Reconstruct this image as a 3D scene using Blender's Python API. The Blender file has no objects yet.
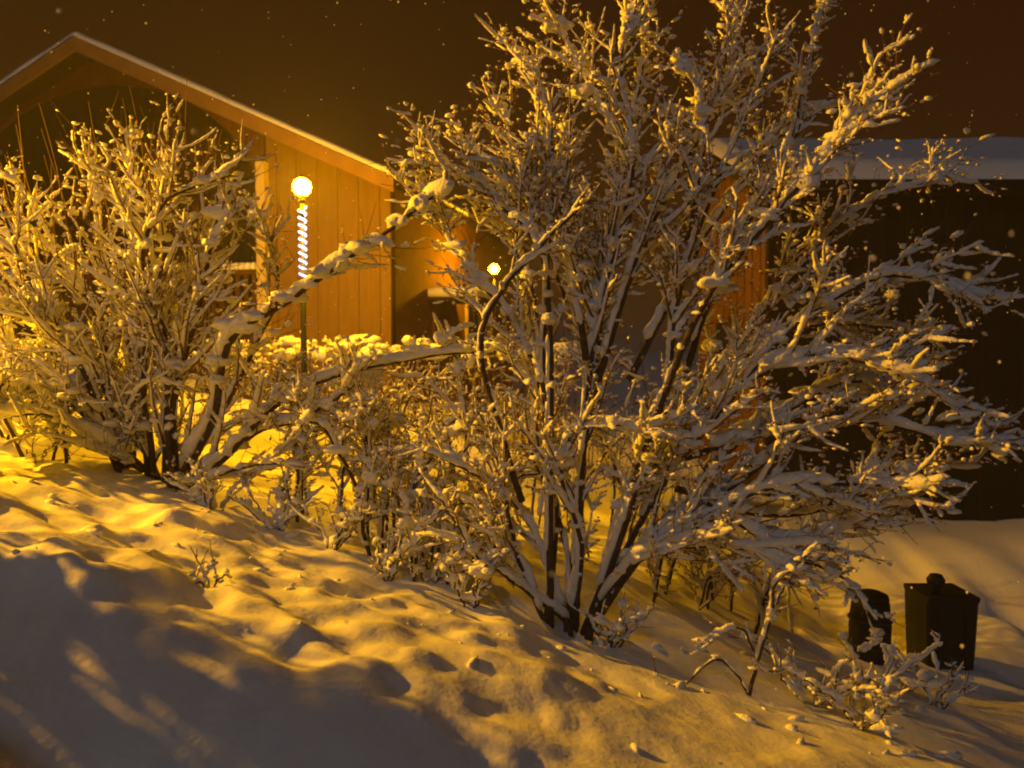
import bpy, math, random, zlib
import numpy as np
from mathutils import Vector, Matrix
rnd = random.Random(7)
nr = np.random.RandomState(11)
S = bpy.context.scene
C = S.collection
R = math.radians

# ------------------------------------------------------------------ camera
F = 804.0
cam_d = bpy.data.cameras.new('camera'); cam = bpy.data.objects.new('camera', cam_d); C.objects.link(cam)
cam_d.sensor_width = 36.0; cam_d.lens = 36.0 * F / 1024.0
cam_d.clip_start = 0.05; cam_d.clip_end = 2000
PITCH = math.atan2(35.0, F)
CAMZ = 1.6
cam.location = (0, 0, CAMZ); cam.rotation_euler = (R(90) - PITCH, 0, 0)
S.camera = cam
cam_d.dof.use_dof = True; cam_d.dof.focus_distance = 5.2; cam_d.dof.aperture_fstop = 1.5

# ------------------------------------------------------------------ world: night cloud lit from below by sodium lamps
w = bpy.data.worlds.new('World'); S.world = w; w.use_nodes = True
nt = w.node_tree; nt.nodes.clear()
SUN_EL, SUN_AZ = R(32), R(-12)
out = nt.nodes.new('ShaderNodeOutputWorld')
sky = nt.nodes.new('ShaderNodeTexSky'); sky.sky_type = 'NISHITA'; sky.sun_disc = False
sky.sun_elevation = SUN_EL; sky.sun_rotation = R(180) + SUN_AZ
b1 = nt.nodes.new('ShaderNodeBackground'); b1.inputs[1].default_value = 0.0001
nt.links.new(sky.outputs[0], b1.inputs[0])
geo = nt.nodes.new('ShaderNodeTexCoord'); sep = nt.nodes.new('ShaderNodeSeparateXYZ')
nt.links.new(geo.outputs['Generated'], sep.inputs[0])
ramp = nt.nodes.new('ShaderNodeValToRGB')
e = ramp.color_ramp.elements
e[0].position = 0.0; e[0].color = (0.040, 0.0140, 0.0016, 1)
e[1].position = 0.75; e[1].color = (0.009, 0.0024, 0.0012, 1)
m = e.new(0.32); m.color = (0.020, 0.0058, 0.0013, 1)
nt.links.new(sep.outputs[2], ramp.inputs[0])
b2 = nt.nodes.new('ShaderNodeBackground'); b2.inputs[1].default_value = 1.0
nt.links.new(ramp.outputs[0], b2.inputs[0])
add = nt.nodes.new('ShaderNodeAddShader')
nt.links.new(b1.outputs[0], add.inputs[0]); nt.links.new(b2.outputs[0], add.inputs[1]); nt.links.new(add.outputs[0], out.inputs[0])

# ------------------------------------------------------------------ dim cool fill added behind the viewer, standing in for a camera flash
sd = bpy.data.lights.new('flash_fill', 'SUN'); sd.energy = 0.19; sd.angle = R(12); sd.color = (0.66, 0.83, 1.0)
so = bpy.data.objects.new('flash_fill', sd); C.objects.link(so); so.location = (0, -5, 12)
dv = Vector((math.sin(SUN_AZ) * math.cos(SUN_EL), -math.cos(SUN_AZ) * math.cos(SUN_EL), math.sin(SUN_EL)))
so.rotation_euler = dv.to_track_quat('Z', 'Y').to_euler()

vs = S.view_settings
vs.view_transform = 'Standard'; vs.look = 'None'; vs.exposure = 0.0; vs.gamma = 1.0; vs.use_curve_mapping = False
S.cycles.use_denoising = True; S.cycles.use_adaptive_sampling = True; S.cycles.adaptive_threshold = 0.03; S.cycles.filter_width = 2.0
S.cycles.max_bounces = 6; S.cycles.diffuse_bounces = 4; S.cycles.volume_bounces = 0
S.cycles.sample_clamp_indirect = 4.0

# ------------------------------------------------------------------ helpers
ST, CT = math.sin(PITCH), math.cos(PITCH)
def P(px, py, d):
    """point at picture position px,py whose ground distance (y) is d"""
    u = (px - 512) / F; v = (384 - py) / F
    dy = CT + v * ST; dz = -ST + v * CT
    return np.array((u * d / dy, d, CAMZ + dz * d / dy))

def mat(name, col, rough=0.8, noise=0.0, nscale=8.0, bump=0.0, bscale=40.0, spec=0.3, col2=None, emit=None, estr=0.0, stretch=None):
    m = bpy.data.materials.new(name); m.use_nodes = True
    n = m.node_tree.nodes; l = m.node_tree.links
    b = n['Principled BSDF']; b.inputs['Base Color'].default_value = (*col, 1)
    b.inputs['Roughness'].default_value = rough; b.inputs['Specular IOR Level'].default_value = spec
    if emit:
        b.inputs['Emission Color'].default_value = (*emit, 1); b.inputs['Emission Strength'].default_value = estr
    tc = n.new('ShaderNodeTexCoord'); src = tc.outputs['Object']
    if stretch:
        mp = n.new('ShaderNodeMapping'); mp.inputs['Scale'].default_value = stretch
        l.new(src, mp.inputs[0]); src = mp.outputs[0]
    if noise:
        t = n.new('ShaderNodeTexNoise'); t.inputs['Scale'].default_value = nscale; t.inputs['Detail'].default_value = 6
        l.new(src, t.inputs[0])
        mx = n.new('ShaderNodeMix'); mx.data_type = 'RGBA'
        c2 = col2 or tuple(c * (1 - noise) for c in col)
        mx.inputs[6].default_value = (*col, 1); mx.inputs[7].default_value = (*c2, 1)
        cr = n.new('ShaderNodeValToRGB'); cr.color_ramp.elements[0].position = 0.35; cr.color_ramp.elements[1].position = 0.68
        l.new(t.outputs[0], cr.inputs[0]); l.new(cr.outputs[0], mx.inputs[0]); l.new(mx.outputs[2], b.inputs['Base Color'])
    if bump:
        t2 = n.new('ShaderNodeTexNoise'); t2.inputs['Scale'].default_value = bscale; t2.inputs['Detail'].default_value = 5
        l.new(src, t2.inputs[0])
        bp = n.new('ShaderNodeBump'); bp.inputs['Strength'].default_value = bump; bp.inputs['Distance'].default_value = 0.02
        l.new(t2.outputs[0], bp.inputs['Height']); l.new(bp.outputs[0], b.inputs['Normal'])
    return m

M = {}
M['snow_ground'] = mat('fresh_snow', (0.80, 0.81, 0.83), 0.75, 0.06, 3, 0.22, 30, 0.25)
M['snow'] = mat('branch_snow', (0.80, 0.81, 0.83), 0.75, 0.05, 12, 0.6, 55, 0.2)
M['bark'] = mat('shrub_bark', (0.075, 0.05, 0.034), 0.85, 0.5, 30, 0.5, 60)
M['twig'] = mat('twig_bark', (0.16, 0.085, 0.045), 0.8, 0.5, 20)
M['leaf'] = mat('withered_leaf', (0.30, 0.14, 0.045), 0.8, 0.5, 25, col2=(0.16, 0.06, 0.02))
M['timber_dark'] = mat('dark_stained_timber', (0.055, 0.026, 0.012), 0.8, 0.4, 4, 0.4, 20, stretch=(6, 6, 0.6))
M['timber_panel'] = mat('brown_gable_timber', (0.10, 0.045, 0.018), 0.8, 0.35, 4, 0.4, 20, stretch=(6, 6, 0.6))
M['ochre'] = mat('ochre_painted_board', (0.19, 0.115, 0.024), 0.75, 0.2, 3, 0.3, 25, stretch=(5, 5, 0.5))
M['ochre2'] = mat('pale_painted_trim', (0.60, 0.48, 0.25), 0.7, 0.15, 5)
M['barge'] = mat('tan_painted_barge_board', (0.22, 0.125, 0.036), 0.75, 0.2, 3)
M['brown_wall'] = mat('brown_wall_paint', (0.17, 0.085, 0.03), 0.85, 0.3, 3, 0.3, 25)
M['red'] = mat('rust_red_boards', (0.15, 0.065, 0.027), 0.8, 0.3, 4, 0.3, 25, stretch=(5, 5, 0.5))
M['black_wall'] = mat('tarred_boards', (0.016, 0.008, 0.006), 0.9, 0.4, 4, 0.3, 25)
M['felt'] = mat('roof_felt', (0.03, 0.022, 0.018), 0.9, 0.3, 8, 0.3, 40)
M['metal'] = mat('dark_painted_metal', (0.03, 0.028, 0.026), 0.5, 0.2, 9)
M['plastic'] = mat('dark_plastic', (0.006, 0.008, 0.013), 0.6, 0.2, 9)
M['glass'] = mat('dark_window_glass', (0.01, 0.01, 0.012), 0.08, spec=0.5)
M['globe'] = mat('sodium_globe', (0.9, 0.8, 0.6), 0.4, emit=(1.0, 0.43, 0.0012), estr=2600)
M['globe_far'] = mat('sodium_globe_far', (0.9, 0.8, 0.6), 0.4, emit=(1.0, 0.43, 0.0012), estr=900)
M['globe_key'] = mat('sodium_lens', (0.9, 0.8, 0.6), 0.4, emit=(1.0, 0.43, 0.0012), estr=60)
M['rope'] = mat('blue_white_rope_light', (0.9, 0.9, 0.95), 0.4, emit=(0.62, 0.68, 1.0), estr=2.2)
M['flake'] = mat('snowflake', (0.9, 0.9, 0.92), 0.6)
SOD = (1.0, 0.43, 0.006)

_RQ = {}
def ringq(m, n):
    if (m, n) not in _RQ:
        i = np.arange(m - 1)[:, None] * n; k = np.arange(n)[None]; k2 = (k + 1) % n
        _RQ[(m, n)] = np.stack((i + k, i + k2, i + n + k2, i + n + k), -1).reshape(-1, 4)
    return _RQ[(m, n)]
class MB:
    """collects geometry for one mesh"""
    def __init__(s): s.v = []; s.li = []; s.lt = []; s.n = 0
    def add(s, V, Fc, quads=None):
        V = np.asarray(V, float).reshape(-1, 3)
        s.v.append(V); o = s.n
        if quads is not None:
            s.li.append((quads + o).ravel()); s.lt.append(np.full(len(quads), quads.shape[1]))
        if len(Fc):
            if isinstance(Fc, np.ndarray): s.li.append((Fc + o).ravel()); s.lt.append(np.full(len(Fc), Fc.shape[1]))
            else:
                s.li.append(np.array([i for q in Fc for i in q]) + o); s.lt.append(np.array([len(q) for q in Fc]))
        s.n += len(V)
    def box(s, c, h, ax=None):
        c = np.asarray(c, float); ax = np.eye(3) if ax is None else np.asarray(ax, float)
        V = [c + ax[0] * h[0] * i + ax[1] * h[1] * j + ax[2] * h[2] * k for k in (-1, 1) for j in (-1, 1) for i in (-1, 1)]
        s.add(V, [(0, 2, 3, 1), (4, 5, 7, 6), (0, 1, 5, 4), (2, 6, 7, 3), (0, 4, 6, 2), (1, 3, 7, 5)])
    def prism(s, poly, off):
        """closed outline (3-D points) pushed along off"""
        n = len(poly); V = [np.asarray(p, float) for p in poly] + [np.asarray(p, float) + off for p in poly]
        s.add(V, [tuple(range(n))[::-1], tuple(range(n, 2 * n))] + [(i, (i + 1) % n, n + (i + 1) % n, n + i) for i in range(n)])
    def lathe(s, base, prof, n=16, ax=None):
        base = np.asarray(base, float); V = []
        for r, z in prof:
            for k in range(n):
                a = 2 * math.pi * k / n
                V.append(base + np.array((r * math.cos(a), r * math.sin(a), z)))
        Fc = []
        for i in range(len(prof) - 1):
            for k in range(n):
                a = i * n + k; b = i * n + (k + 1) % n
                Fc.append((a, b, b + n, a + n))
        Fc.append(tuple(range(n))[::-1]); Fc.append(tuple(range((len(prof) - 1) * n, len(prof) * n)))
        s.add(V, Fc)
    def tube(s, pts, rad, n=5, cap=True):
        pts = np.asarray(pts, float); m = len(pts)
        rad = np.broadcast_to(np.asarray(rad, float), (m,))
        t = np.gradient(pts, axis=0); t /= np.linalg.norm(t, axis=1)[:, None] + 1e-9
        ref = np.array((0.31, 0.2, 0.93)) if abs(t[0][2]) < 0.8 else np.array((0.9, 0.3, 0.1))
        a = np.cross(t, ref); a /= np.linalg.norm(a, axis=1)[:, None] + 1e-9
        b = np.cross(t, a)
        an = np.arange(n) * 2 * math.pi / n
        V = pts[:, None] + rad[:, None, None] * (a[:, None] * np.cos(an)[None, :, None] + b[:, None] * np.sin(an)[None, :, None])
        Fc = [tuple(range(n))[::-1], tuple(range((m - 1) * n, m * n))] if cap else []
        s.add(V.reshape(-1, 3), Fc, ringq(m, n))
    def build(s, name, material, parent=None, smooth=False, kind=None):
        me = bpy.data.meshes.new(name)
        V = np.concatenate(s.v) if s.v else np.zeros((0, 3))
        if parent is not None: V = V - np.array(origin(parent))
        li = np.concatenate(s.li).astype(np.int32); lt = np.concatenate(s.lt).astype(np.int32)
        me.vertices.add(len(V)); me.vertices.foreach_set('co', V.astype(np.float32).ravel())
        me.loops.add(len(li)); me.loops.foreach_set('vertex_index', li)
        me.polygons.add(len(lt)); me.polygons.foreach_set('loop_start', np.concatenate(([0], np.cumsum(lt)[:-1])).astype(np.int32)); me.polygons.foreach_set('loop_total', lt)
        me.polygons.foreach_set('use_smooth', np.full(len(lt), bool(smooth))); me.update(calc_edges=True)
        me.materials.append(material)
        o = bpy.data.objects.new(name, me); C.objects.link(o)
        if parent is not None: o.parent = parent
        if kind: o['kind'] = kind
        return o
def origin(o):
    p = Vector((0, 0, 0))
    while o is not None:
        p += o.location; o = o.parent
    return p
def tag(o, label, cat, group=None):
    o['label'] = label; o['category'] = cat
    if group: o['group'] = group
    return o
def thing(name, loc, label, cat, group=None):
    o = bpy.data.objects.new(name, None); C.objects.link(o); o.location = tuple(float(c) for c in loc); o.empty_display_size = 0.2
    return tag(o, label, cat, group)

# lattice noise
_T = nr.rand(256, 256)
def vnoise(x, y):
    x = np.asarray(x, float); y = np.asarray(y, float)
    xi = np.floor(x).astype(int); yi = np.floor(y).astype(int); fx = x - xi; fy = y - yi
    fx = fx * fx * (3 - 2 * fx); fy = fy * fy * (3 - 2 * fy)
    g = lambda i, j: _T[i % 256, j % 256]
    return (g(xi, yi) * (1 - fx) + g(xi + 1, yi) * fx) * (1 - fy) + (g(xi, yi + 1) * (1 - fx) + g(xi + 1, yi + 1) * fx) * fy
def fbm(x, y, o=4):
    s = 0; a = 0.5; t = 0
    for k in range(o):
        s = s + a * vnoise(x * 2 ** k + 17 * k, y * 2 ** k + 31 * k); t += a; a *= 0.5
    return s / t
def sm(a, b, x):
    t = np.clip((x - a) / (b - a), 0, 1); return t * t * (3 - 2 * t)

# ------------------------------------------------------------------ snow ground
CREST = [(-9.0, 5.6), (-2.3, 3.62), (-1.2, 3.25), (0.31, 2.86), (1.6, 2.6), (6, 1.9)]
def crest_y(x):
    return np.interp(x, [c[0] for c in CREST], [c[1] for c in CREST])
BUSHES = [(0.42, 5.0), (-2.6, 6.0)]
def ground(x, y, fine=True):
    x = np.asarray(x, float); y = np.asarray(y, float)
    xs = 5.5 * np.tanh(x / 5.5)
    far = sm(7.0, 12.0, y)
    k = 0.25 * (1 - far) + 0.18 * far
    z = -0.03 - k * (6.5 * np.tanh(x / 6.5))
    z = z + 0.25 * sm(7.5, 11, y) * sm(2.0, -2.0, x)
    z = z - 0.32 * sm(1.0, 3.0, x) * sm(4.7, 6.6, y) * (1 - sm(8.5, 11, y))
    # ploughed bank between the road and the shrubs
    dcr = (y - crest_y(x)) * 0.96
    front = sm(-0.62, 0.0, dcr); back = 1 - 0.8 * sm(0.35, 1.7, dcr)
    wob = 0.75 + 0.5 * vnoise(x * 1.3 + 3, y * 0.2)
    z = z + 0.17 * front * back * wob
    z = z - 0.10 * np.exp(-((dcr + 0.75) / 0.22) ** 2)                       # wheel rut at its foot
    z = z - 0.05 * np.exp(-((dcr + 1.45 + 0.1 * np.sin(x * 2)) / 0.16) ** 2)
    if fine:
        near = 1 - sm(9, 16, y)
        band = sm(-0.5, 0.0, dcr) * (1 - sm(1.0, 2.2, dcr))
        bill = np.abs(2 * fbm(x * 2.6 + 4, y * 2.6 + 9, 3) - 1)
        band = band * (0.25 + 0.75 * sm(0.9, -0.7, x)) * (0.5 + 0.9 * vnoise(x * 0.9 + 5, y * 0.9))
        z = z + band * (0.24 * (fbm(x * 2.2, y * 2.2, 3) - 0.5) + 0.05 * (0.5 - bill))
        ch = vnoise(x * 5.0 + 40, y * 5.0 + 11)
        z = z + band * 0.03 * sm(0.62, 0.9, ch)
        road = (1 - sm(-0.75, -0.3, dcr)) * sm(-6, 0, y)
        z = z + road * (0.26 * (fbm(x * 1.7 + 60, y * 2.1 + 5, 3) - 0.5) + 0.02 * (fbm(x * 6, y * 6, 2) - 0.5))
        z = z + near * (0.05 * (fbm(x * 1.1 + 9, y * 1.1, 3) - 0.5) + 0.012 * (fbm(x * 9, y * 9, 2) - 0.5))
        z = z + sm(4.2, 5.2, y) * near * 0.16 * (fbm(x * 1.9 + 21, y * 1.9 + 2, 3) - 0.5)
        z = z + sm(1.5, 3.5, x) * sm(6.0, 7.5, y) * (1 - sm(11.0, 12.5, y)) * 0.55 * (fbm(x * 0.9 + 7, y * 0.5 + 3, 2) - 0.5)
        z = z - 0.16 * np.exp(-(((x - 0.40) / 0.17) ** 2 + ((y - 4.93) / 0.20) ** 2))
        z = z + (1 - near) * 0.5 * (fbm(x * 0.12, y * 0.12, 3) - 0.5) * sm(16, 40, y)
    return z
def gz(x, y): return float(ground(np.array([x]), np.array([y]))[0])

def axis(lo, hi, step, far, grow=1.22):
    a = list(np.arange(lo, hi, step)); s = step; x = a[-1]
    while x < far: s *= grow; x += s; a.append(x)
    s = step; x = a[0]; b = []
    while x > -far: s *= grow; x -= s; b.append(x)
    return np.array(b[::-1] + a)
gx = axis(-4.6, 5.0, 0.032, 500); gy = axis(1.2, 8.0, 0.030, 500)
XX, YY = np.meshgrid(gx, gy); ZZ = ground(XX, YY)
nx, ny = len(gx), len(gy)
me = bpy.data.meshes.new('ground')
idx = np.arange(nx * ny).reshape(ny, nx)
quads = np.stack((idx[:-1, :-1], idx[:-1, 1:], idx[1:, 1:], idx[1:, :-1]), -1).reshape(-1, 4)
me.vertices.add(nx * ny); me.vertices.foreach_set('co', np.stack((XX, YY, ZZ), -1).ravel())
me.loops.add(quads.size); me.loops.foreach_set('vertex_index', quads.ravel())
me.polygons.add(len(quads)); me.polygons.foreach_set('loop_start', np.arange(0, quads.size, 4)); me.polygons.foreach_set('loop_total', np.full(len(quads), 4))
me.polygons.foreach_set('use_smooth', np.ones(len(quads), bool)); me.update(calc_edges=True); me.validate()
me.materials.append(M['snow_ground'])
g = bpy.data.objects.new('ground', me); C.objects.link(g); g['kind'] = 'structure'

# ------------------------------------------------------------------ timber house on the left
APEX = np.array((-8.02, 15.0)); EAVE = np.array((-1.96, 13.5))
Ldir = (EAVE - APEX); LR = np.linalg.norm(Ldir); Ldir /= LR
Bdir = np.array((-Ldir[1], Ldir[0]))             # away from the viewer along the ridge
ZA = 7.46; SL = (ZA - 4.60) / LR
def H(t, b, z): return np.array((*(APEX + Ldir * t + Bdir * b), z))
HAX = np.array(((*Ldir, 0), (*Bdir, 0), (0, 0, 1)))
HG = 0.2
house = thing('timber_house', H(0, 1, HG), 'large timber house with snowy gable roof and dark arched balcony on the left', 'house')
DEPTH = 9.5; HW = 5.95; SB = 0.55               # half width of the walls, set back of the gable wall
def roofz(t): return ZA - SL * abs(t)
for sgn in (-1, 1):
    mb = MB(); th = 0.16
    mb.prism([H(0, 0, ZA - 0.14), H(sgn * LR, 0, roofz(LR) - 0.14), H(sgn * LR, 0, roofz(LR) - 0.14 - th), H(0, 0, ZA - 0.14 - th)], np.array((*(Bdir * (DEPTH + 0.6)), 0)))
    rf = mb.build('roof_slope', M['felt'], house)
    # snow lying on the roof slope: a thick quilt with a soft, wavy front edge
    mb = MB(); nu, nb = 60, 16; V = []; 
    ring = []
    for j in range(nb + 1):
        b = -0.05 + (DEPTH + 0.6) * (j / nb) ** 1.6
        for i in range(nu + 1):
            t = (LR + 0.07) * i / nu * sgn
            hgt = 0.09 + 0.07 * float(fbm(np.array([t * 0.9 + 5]), np.array([b * 0.9 + sgn * 3]), 3)[0])
            if j == 0: hgt *= 0.62
            if i == nu: hgt *= 0.55
            V.append(H(t, b + (0.0 if j else 0.03 * float(vnoise(t * 2.0, 3.0))), roofz(t) - 0.145 + hgt))
    top = len(V)
    for j in range(nb + 1):
        b = -0.05 + (DEPTH + 0.6) * (j / nb) ** 1.6
        for i in range(nu + 1):
            t = (LR + 0.07) * i / nu * sgn
            V.append(H(t, b, roofz(t) - 0.135))
    Fc = []
    q = lambda j, i: j * (nu + 1) + i
    for j in range(nb):
        for i in range(nu):
            Fc.append((q(j, i), q(j, i + 1), q(j + 1, i + 1), q(j + 1, i)))
    for i in range(nu): Fc.append((top + q(0, i), top + q(0, i + 1), q(0, i + 1), q(0, i)))
    for j in range(nb): Fc.append((q(j, nu), q(j + 1, nu), top + q(j + 1, nu), top + q(j, nu)))
    mb.add(V, Fc)
    mb.build('roof_snow', M['snow'], rf, True)
    mb = MB()                                     # barge board under the verge
    mb.prism([H(0, -0.03, ZA - 0.15), H(sgn * LR, -0.03, roofz(LR) - 0.15), H(sgn * LR, -0.03, roofz(LR) - 0.40), H(0, -0.03, ZA - 0.40)], np.array((*(Bdir * 0.05), 0)))
    mb.build('barge_board', M['barge'], house)
# arch panel of the gable
AW, AZ0, AZ1 = 3.5, 3.95, 6.62
npt = 28
arc = [(AW * math.cos(a), AZ0 + (AZ1 - AZ0) * math.sin(a)) for a in np.linspace(0, math.pi, npt)]
mb = MB()
for i in range(npt - 1):
    (t0, z0), (t1, z1) = arc[i], arc[i + 1]
    mb.prism([H(t0, SB, z0), H(t1, SB, z1), H(t1, SB, roofz(t1) - 0.30), H(t0, SB, roofz(t0) - 0.30)], np.array((*(Bdir * 0.10), 0)))
mb.build('arched_gable_panel', M['timber_panel'], house)
# right hand wall: single upright boards
def boards(t0, t1, zlow, ztop, m, pitch=0.19):
    n = int((t1 - t0) / pitch); w_ = (t1 - t0) / n
    for i in range(n):
        a = t0 + i * w_; b = a + w_ - 0.007; pr = 0.0 if i % 2 else 0.014
        mb = MB()
        mb.prism([H(a, SB - pr, zlow), H(b, SB - pr, zlow), H(b, SB - pr, ztop(b)), H(a, SB - pr, ztop(a))], np.array((*(Bdir * (0.05 + pr)), 0)))
        mb.build('board', m, wall)
mb = MB(); mb.prism([H(AW + 0.03, SB + 0.06, HG - 0.3), H(HW, SB + 0.06, HG - 0.3), H(HW, SB + 0.06, roofz(HW) - 0.32), H(AW + 0.03, SB + 0.06, roofz(AW) - 0.32)], np.array((*(Bdir * 0.14), 0)))
wall = mb.build('gable_wall', M['timber_dark'], house)
boards(AW + 0.06, HW, HG - 0.3, lambda t: roofz(t) - 0.33, M['ochre'])
mb = MB(); mb.prism([H(-AW - 0.03, SB + 0.06, HG - 0.3), H(-HW, SB + 0.06, HG - 0.3), H(-HW, SB + 0.06, roofz(HW) - 0.32), H(-AW - 0.03, SB + 0.06, roofz(AW) - 0.32)], np.array((*(Bdir * 0.14), 0)))
mb.build('gable_wall', M['timber_dark'], house)
mb = MB(); mb.box(H(0, SB + 0.10, (HG + 2.0) / 2 - 0.1), (AW + 0.02, 0.08, (2.0 - HG) / 2 + 0.2), HAX); lw = mb.build('lower_wall', M['timber_dark'], house)
mb = MB(); mb.prism([H(-AW - 0.3, SB + 2.6, 1.9), H(AW + 0.3, SB + 2.6, 1.9), H(AW + 0.3, SB + 2.6, roofz(AW + 0.3) - 0.32), H(0, SB + 2.6, ZA - 0.32), H(-AW - 0.3, SB + 2.6, roofz(AW + 0.3) - 0.32)], np.array((*(Bdir * 0.12), 0))); bw = mb.build('balcony_back_wall', M['timber_dark'], house)
for t in (-1.7, 1.2):
    mb = MB(); mb.box(H(t, SB + 2.52, 3.4), (0.62, 0.03, 1.05), HAX); wf = mb.build('balcony_door', M['timber_panel'], house)
    mb = MB(); mb.box(H(t, SB + 2.485, 3.5), (0.46, 0.01, 0.85), HAX); mb.build('pane', M['glass'], wf)
mb = MB(); mb.box(H(0, SB + 1.25, 2.12), (AW + 0.1, 1.28, 0.10), HAX); mb.build('balcony_floor', M['timber_dark'], house)
for t in (-3.52, 3.52):
    mb = MB(); mb.box(H(t, SB - 0.09, (AZ0 + 1.0 + HG) / 2), (0.085, 0.085, (AZ0 + 1.0 - HG) / 2), HAX); mb.build('post', M['ochre2'], house)
mb = MB(); mb.box(H(0, SB - 0.03, 3.0), (AW - 0.06, 0.05, 0.05), HAX); rail = mb.build('balcony_rail', M['timber_panel'], house)
for k in range(40):
    mb = MB(); mb.box(H(-3.3 + k * 6.6 / 39, SB - 0.03, 2.58), (0.035, 0.02, 0.37), HAX); mb.build('baluster', M['timber_panel'], rail)
mb = MB()
for k in range(60):
    t = -3.4 + 6.8 * k / 59; r = 0.07 + 0.05 * float(vnoise(t * 1.7, 2.2))
    mb.lathe(H(t, SB - 0.03, 3.045), [(r, 0), (r * 1.05, r * .5), (r * .7, r * 1.15), (r * 0.2, r * 1.4)], 8)
mb.build('rail_snow', M['snow'], rail, True)
# long side wall going away
mb = MB(); mb.prism([H(HW, SB + 0.06, HG - 0.6), H(HW, DEPTH, HG - 0.6), H(HW, DEPTH, roofz(HW) - 0.31), H(HW, SB + 0.06, roofz(HW) - 0.31)], -HAX[0] * 0.12)
sw = mb.build('side_wall', M['brown_wall'], house)
mb = MB(); mb.prism([H(-HW, SB + 0.06, HG - 0.6), H(-HW, DEPTH, HG - 0.6), H(-HW, DEPTH, roofz(HW) - 0.31), H(-HW, SB + 0.06, roofz(HW) - 0.31)], HAX[0] * 0.12)
mb.build('side_wall', M['brown_wall'], house)
mb = MB(); mb.prism([H(-HW + .13, DEPTH - 0.1, HG - 0.6), H(HW - .13, DEPTH - 0.1, HG - 0.6), H(HW - .13, DEPTH - 0.1, roofz(HW) - 0.31), H(0, DEPTH - 0.1, ZA - 0.32), H(-HW + .13, DEPTH - 0.1, roofz(HW) - 0.31)], np.array((*(Bdir * 0.1), 0)))
mb.build('rear_wall', M['brown_wall'], house)
mb = MB(); mb.box(H(HW + 0.012, 3.2, 1.25), (0.03, 0.48, 1.05), HAX); dr = mb.build('side_door', M['timber_panel'], house)
mb = MB(); mb.box(H(HW + 0.50, 3.2, 2.62), (0.5, 0.85, 0.05), HAX); cp = mb.build('door_canopy', M['timber_dark'], house)
mb = MB()
for k in range(17):
    b_ = 2.4 + 1.6 * k / 16
    r = 0.11 + 0.03 * float(vnoise(b_ * 3, 1.0))
    mb.tube([H(HW + 0.04, b_, 2.70), H(HW + 0.5, b_, 2.72), H(HW + 0.98, b_, 2.71), H(HW + 1.04, b_, 2.68)], [r * .8, r, r * .9, r * .3], 8)
mb.build('canopy_snow', M['snow'], cp, True)
for b_ in (5.4, 7.6):
    mb = MB(); mb.box(H(HW + 0.015, b_, 2.2), (0.035, 0.5, 0.62), HAX); wf = mb.build('window', M['ochre2'], house)
    for s_ in (-1, 1):
        mb = MB(); mb.box(H(HW + 0.055, b_ + s_ * 0.22, 2.2), (0.008, 0.19, 0.52), HAX); mb.build('pane', M['glass'], wf)

# ------------------------------------------------------------------ dark building on the right
BX0, BX1, BY0, BY1 = 3.78, 16.0, 12.0, 16.2
BZ = -1.4; EZ = 3.88
barn = thing('dark_building', ((BX0 + BX1) / 2, BY0, BZ), 'dark building with snow covered roof behind the right side of the tall shrub', 'building')
ymid = (BY0 + BY1) / 2; RZ = 4.86
wz = lambda y: EZ - 0.02 + (RZ - EZ) * (1 - abs(y - ymid) / (ymid - BY0 + 0.4)) - 0.0
mb = MB(); mb.box(((BX0 + BX1) / 2 + 0.05, BY0 + 0.07, (BZ - 0.4 + EZ) / 2), ((BX1 - BX0) / 2 - 0.06, 0.07, (EZ - BZ + 0.4) / 2)); fw = mb.build('front_wall', M['black_wall'], barn)
npl = 42
for i in range(npl):
    x0 = BX0 + 0.02 + (BX1 - BX0 - 0.04) * i / npl; x1 = BX0 + 0.02 + (BX1 - BX0 - 0.04) * (i + 1) / npl - 0.015
    mb = MB(); mb.box(((x0 + x1) / 2, BY0 - 0.012 - 0.012 * (i % 2), (BZ - 0.4 + EZ - 0.03) / 2), ((x1 - x0) / 2, 0.013 + 0.012 * (i % 2), (EZ - 0.03 - BZ + 0.4) / 2)); mb.build('board', M['black_wall'], fw)
mb = MB(); mb.prism([(BX0, BY0 + 0.001, BZ - 0.4), (BX0, BY1, BZ - 0.4), (BX0, BY1, wz(BY1)), (BX0, ymid, wz(ymid)), (BX0, BY0 + 0.001, wz(BY0))], np.array((0.05, 0, 0)))
ew = mb.build('end_wall', M['red'], barn)
ne = 20
for i in range(ne):
    y0 = BY0 + (BY1 - BY0) * i / ne; y1 = BY0 + (BY1 - BY0) * (i + 1) / ne - 0.014
    mb = MB(); pr = 0.02 + 0.012 * (i % 2)
    mb.prism([(BX0 - 0.002, y0, BZ - 0.4), (BX0 - 0.002, y1, BZ - 0.4), (BX0 - 0.002, y1, wz(y1) - 0.05), (BX0 - 0.002, y0, wz(y0) - 0.05)], np.array((-pr, 0, 0)))
    mb.build('board', M['red'], ew)
mb = MB(); mb.box((BX0 - 0.05, 14.2, 1.6), (0.03, 0.45, 0.55)); wn = mb.build('window', M['timber_panel'], barn)
for s_ in (-1, 1):
    mb = MB(); mb.box((BX0 - 0.086, 14.2 + s_ * 0.2, 1.6), (0.006, 0.17, 0.46)); mb.build('pane', M['glass'], wn)
mb = MB(); mb.box((BX1 - 0.06, ymid, (BZ + EZ) / 2 - 0.2), (0.05, (BY1 - BY0) / 2 - 0.15, (EZ - BZ) / 2 + 0.2)); mb.build('far_end_wall', M['black_wall'], barn)
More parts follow.
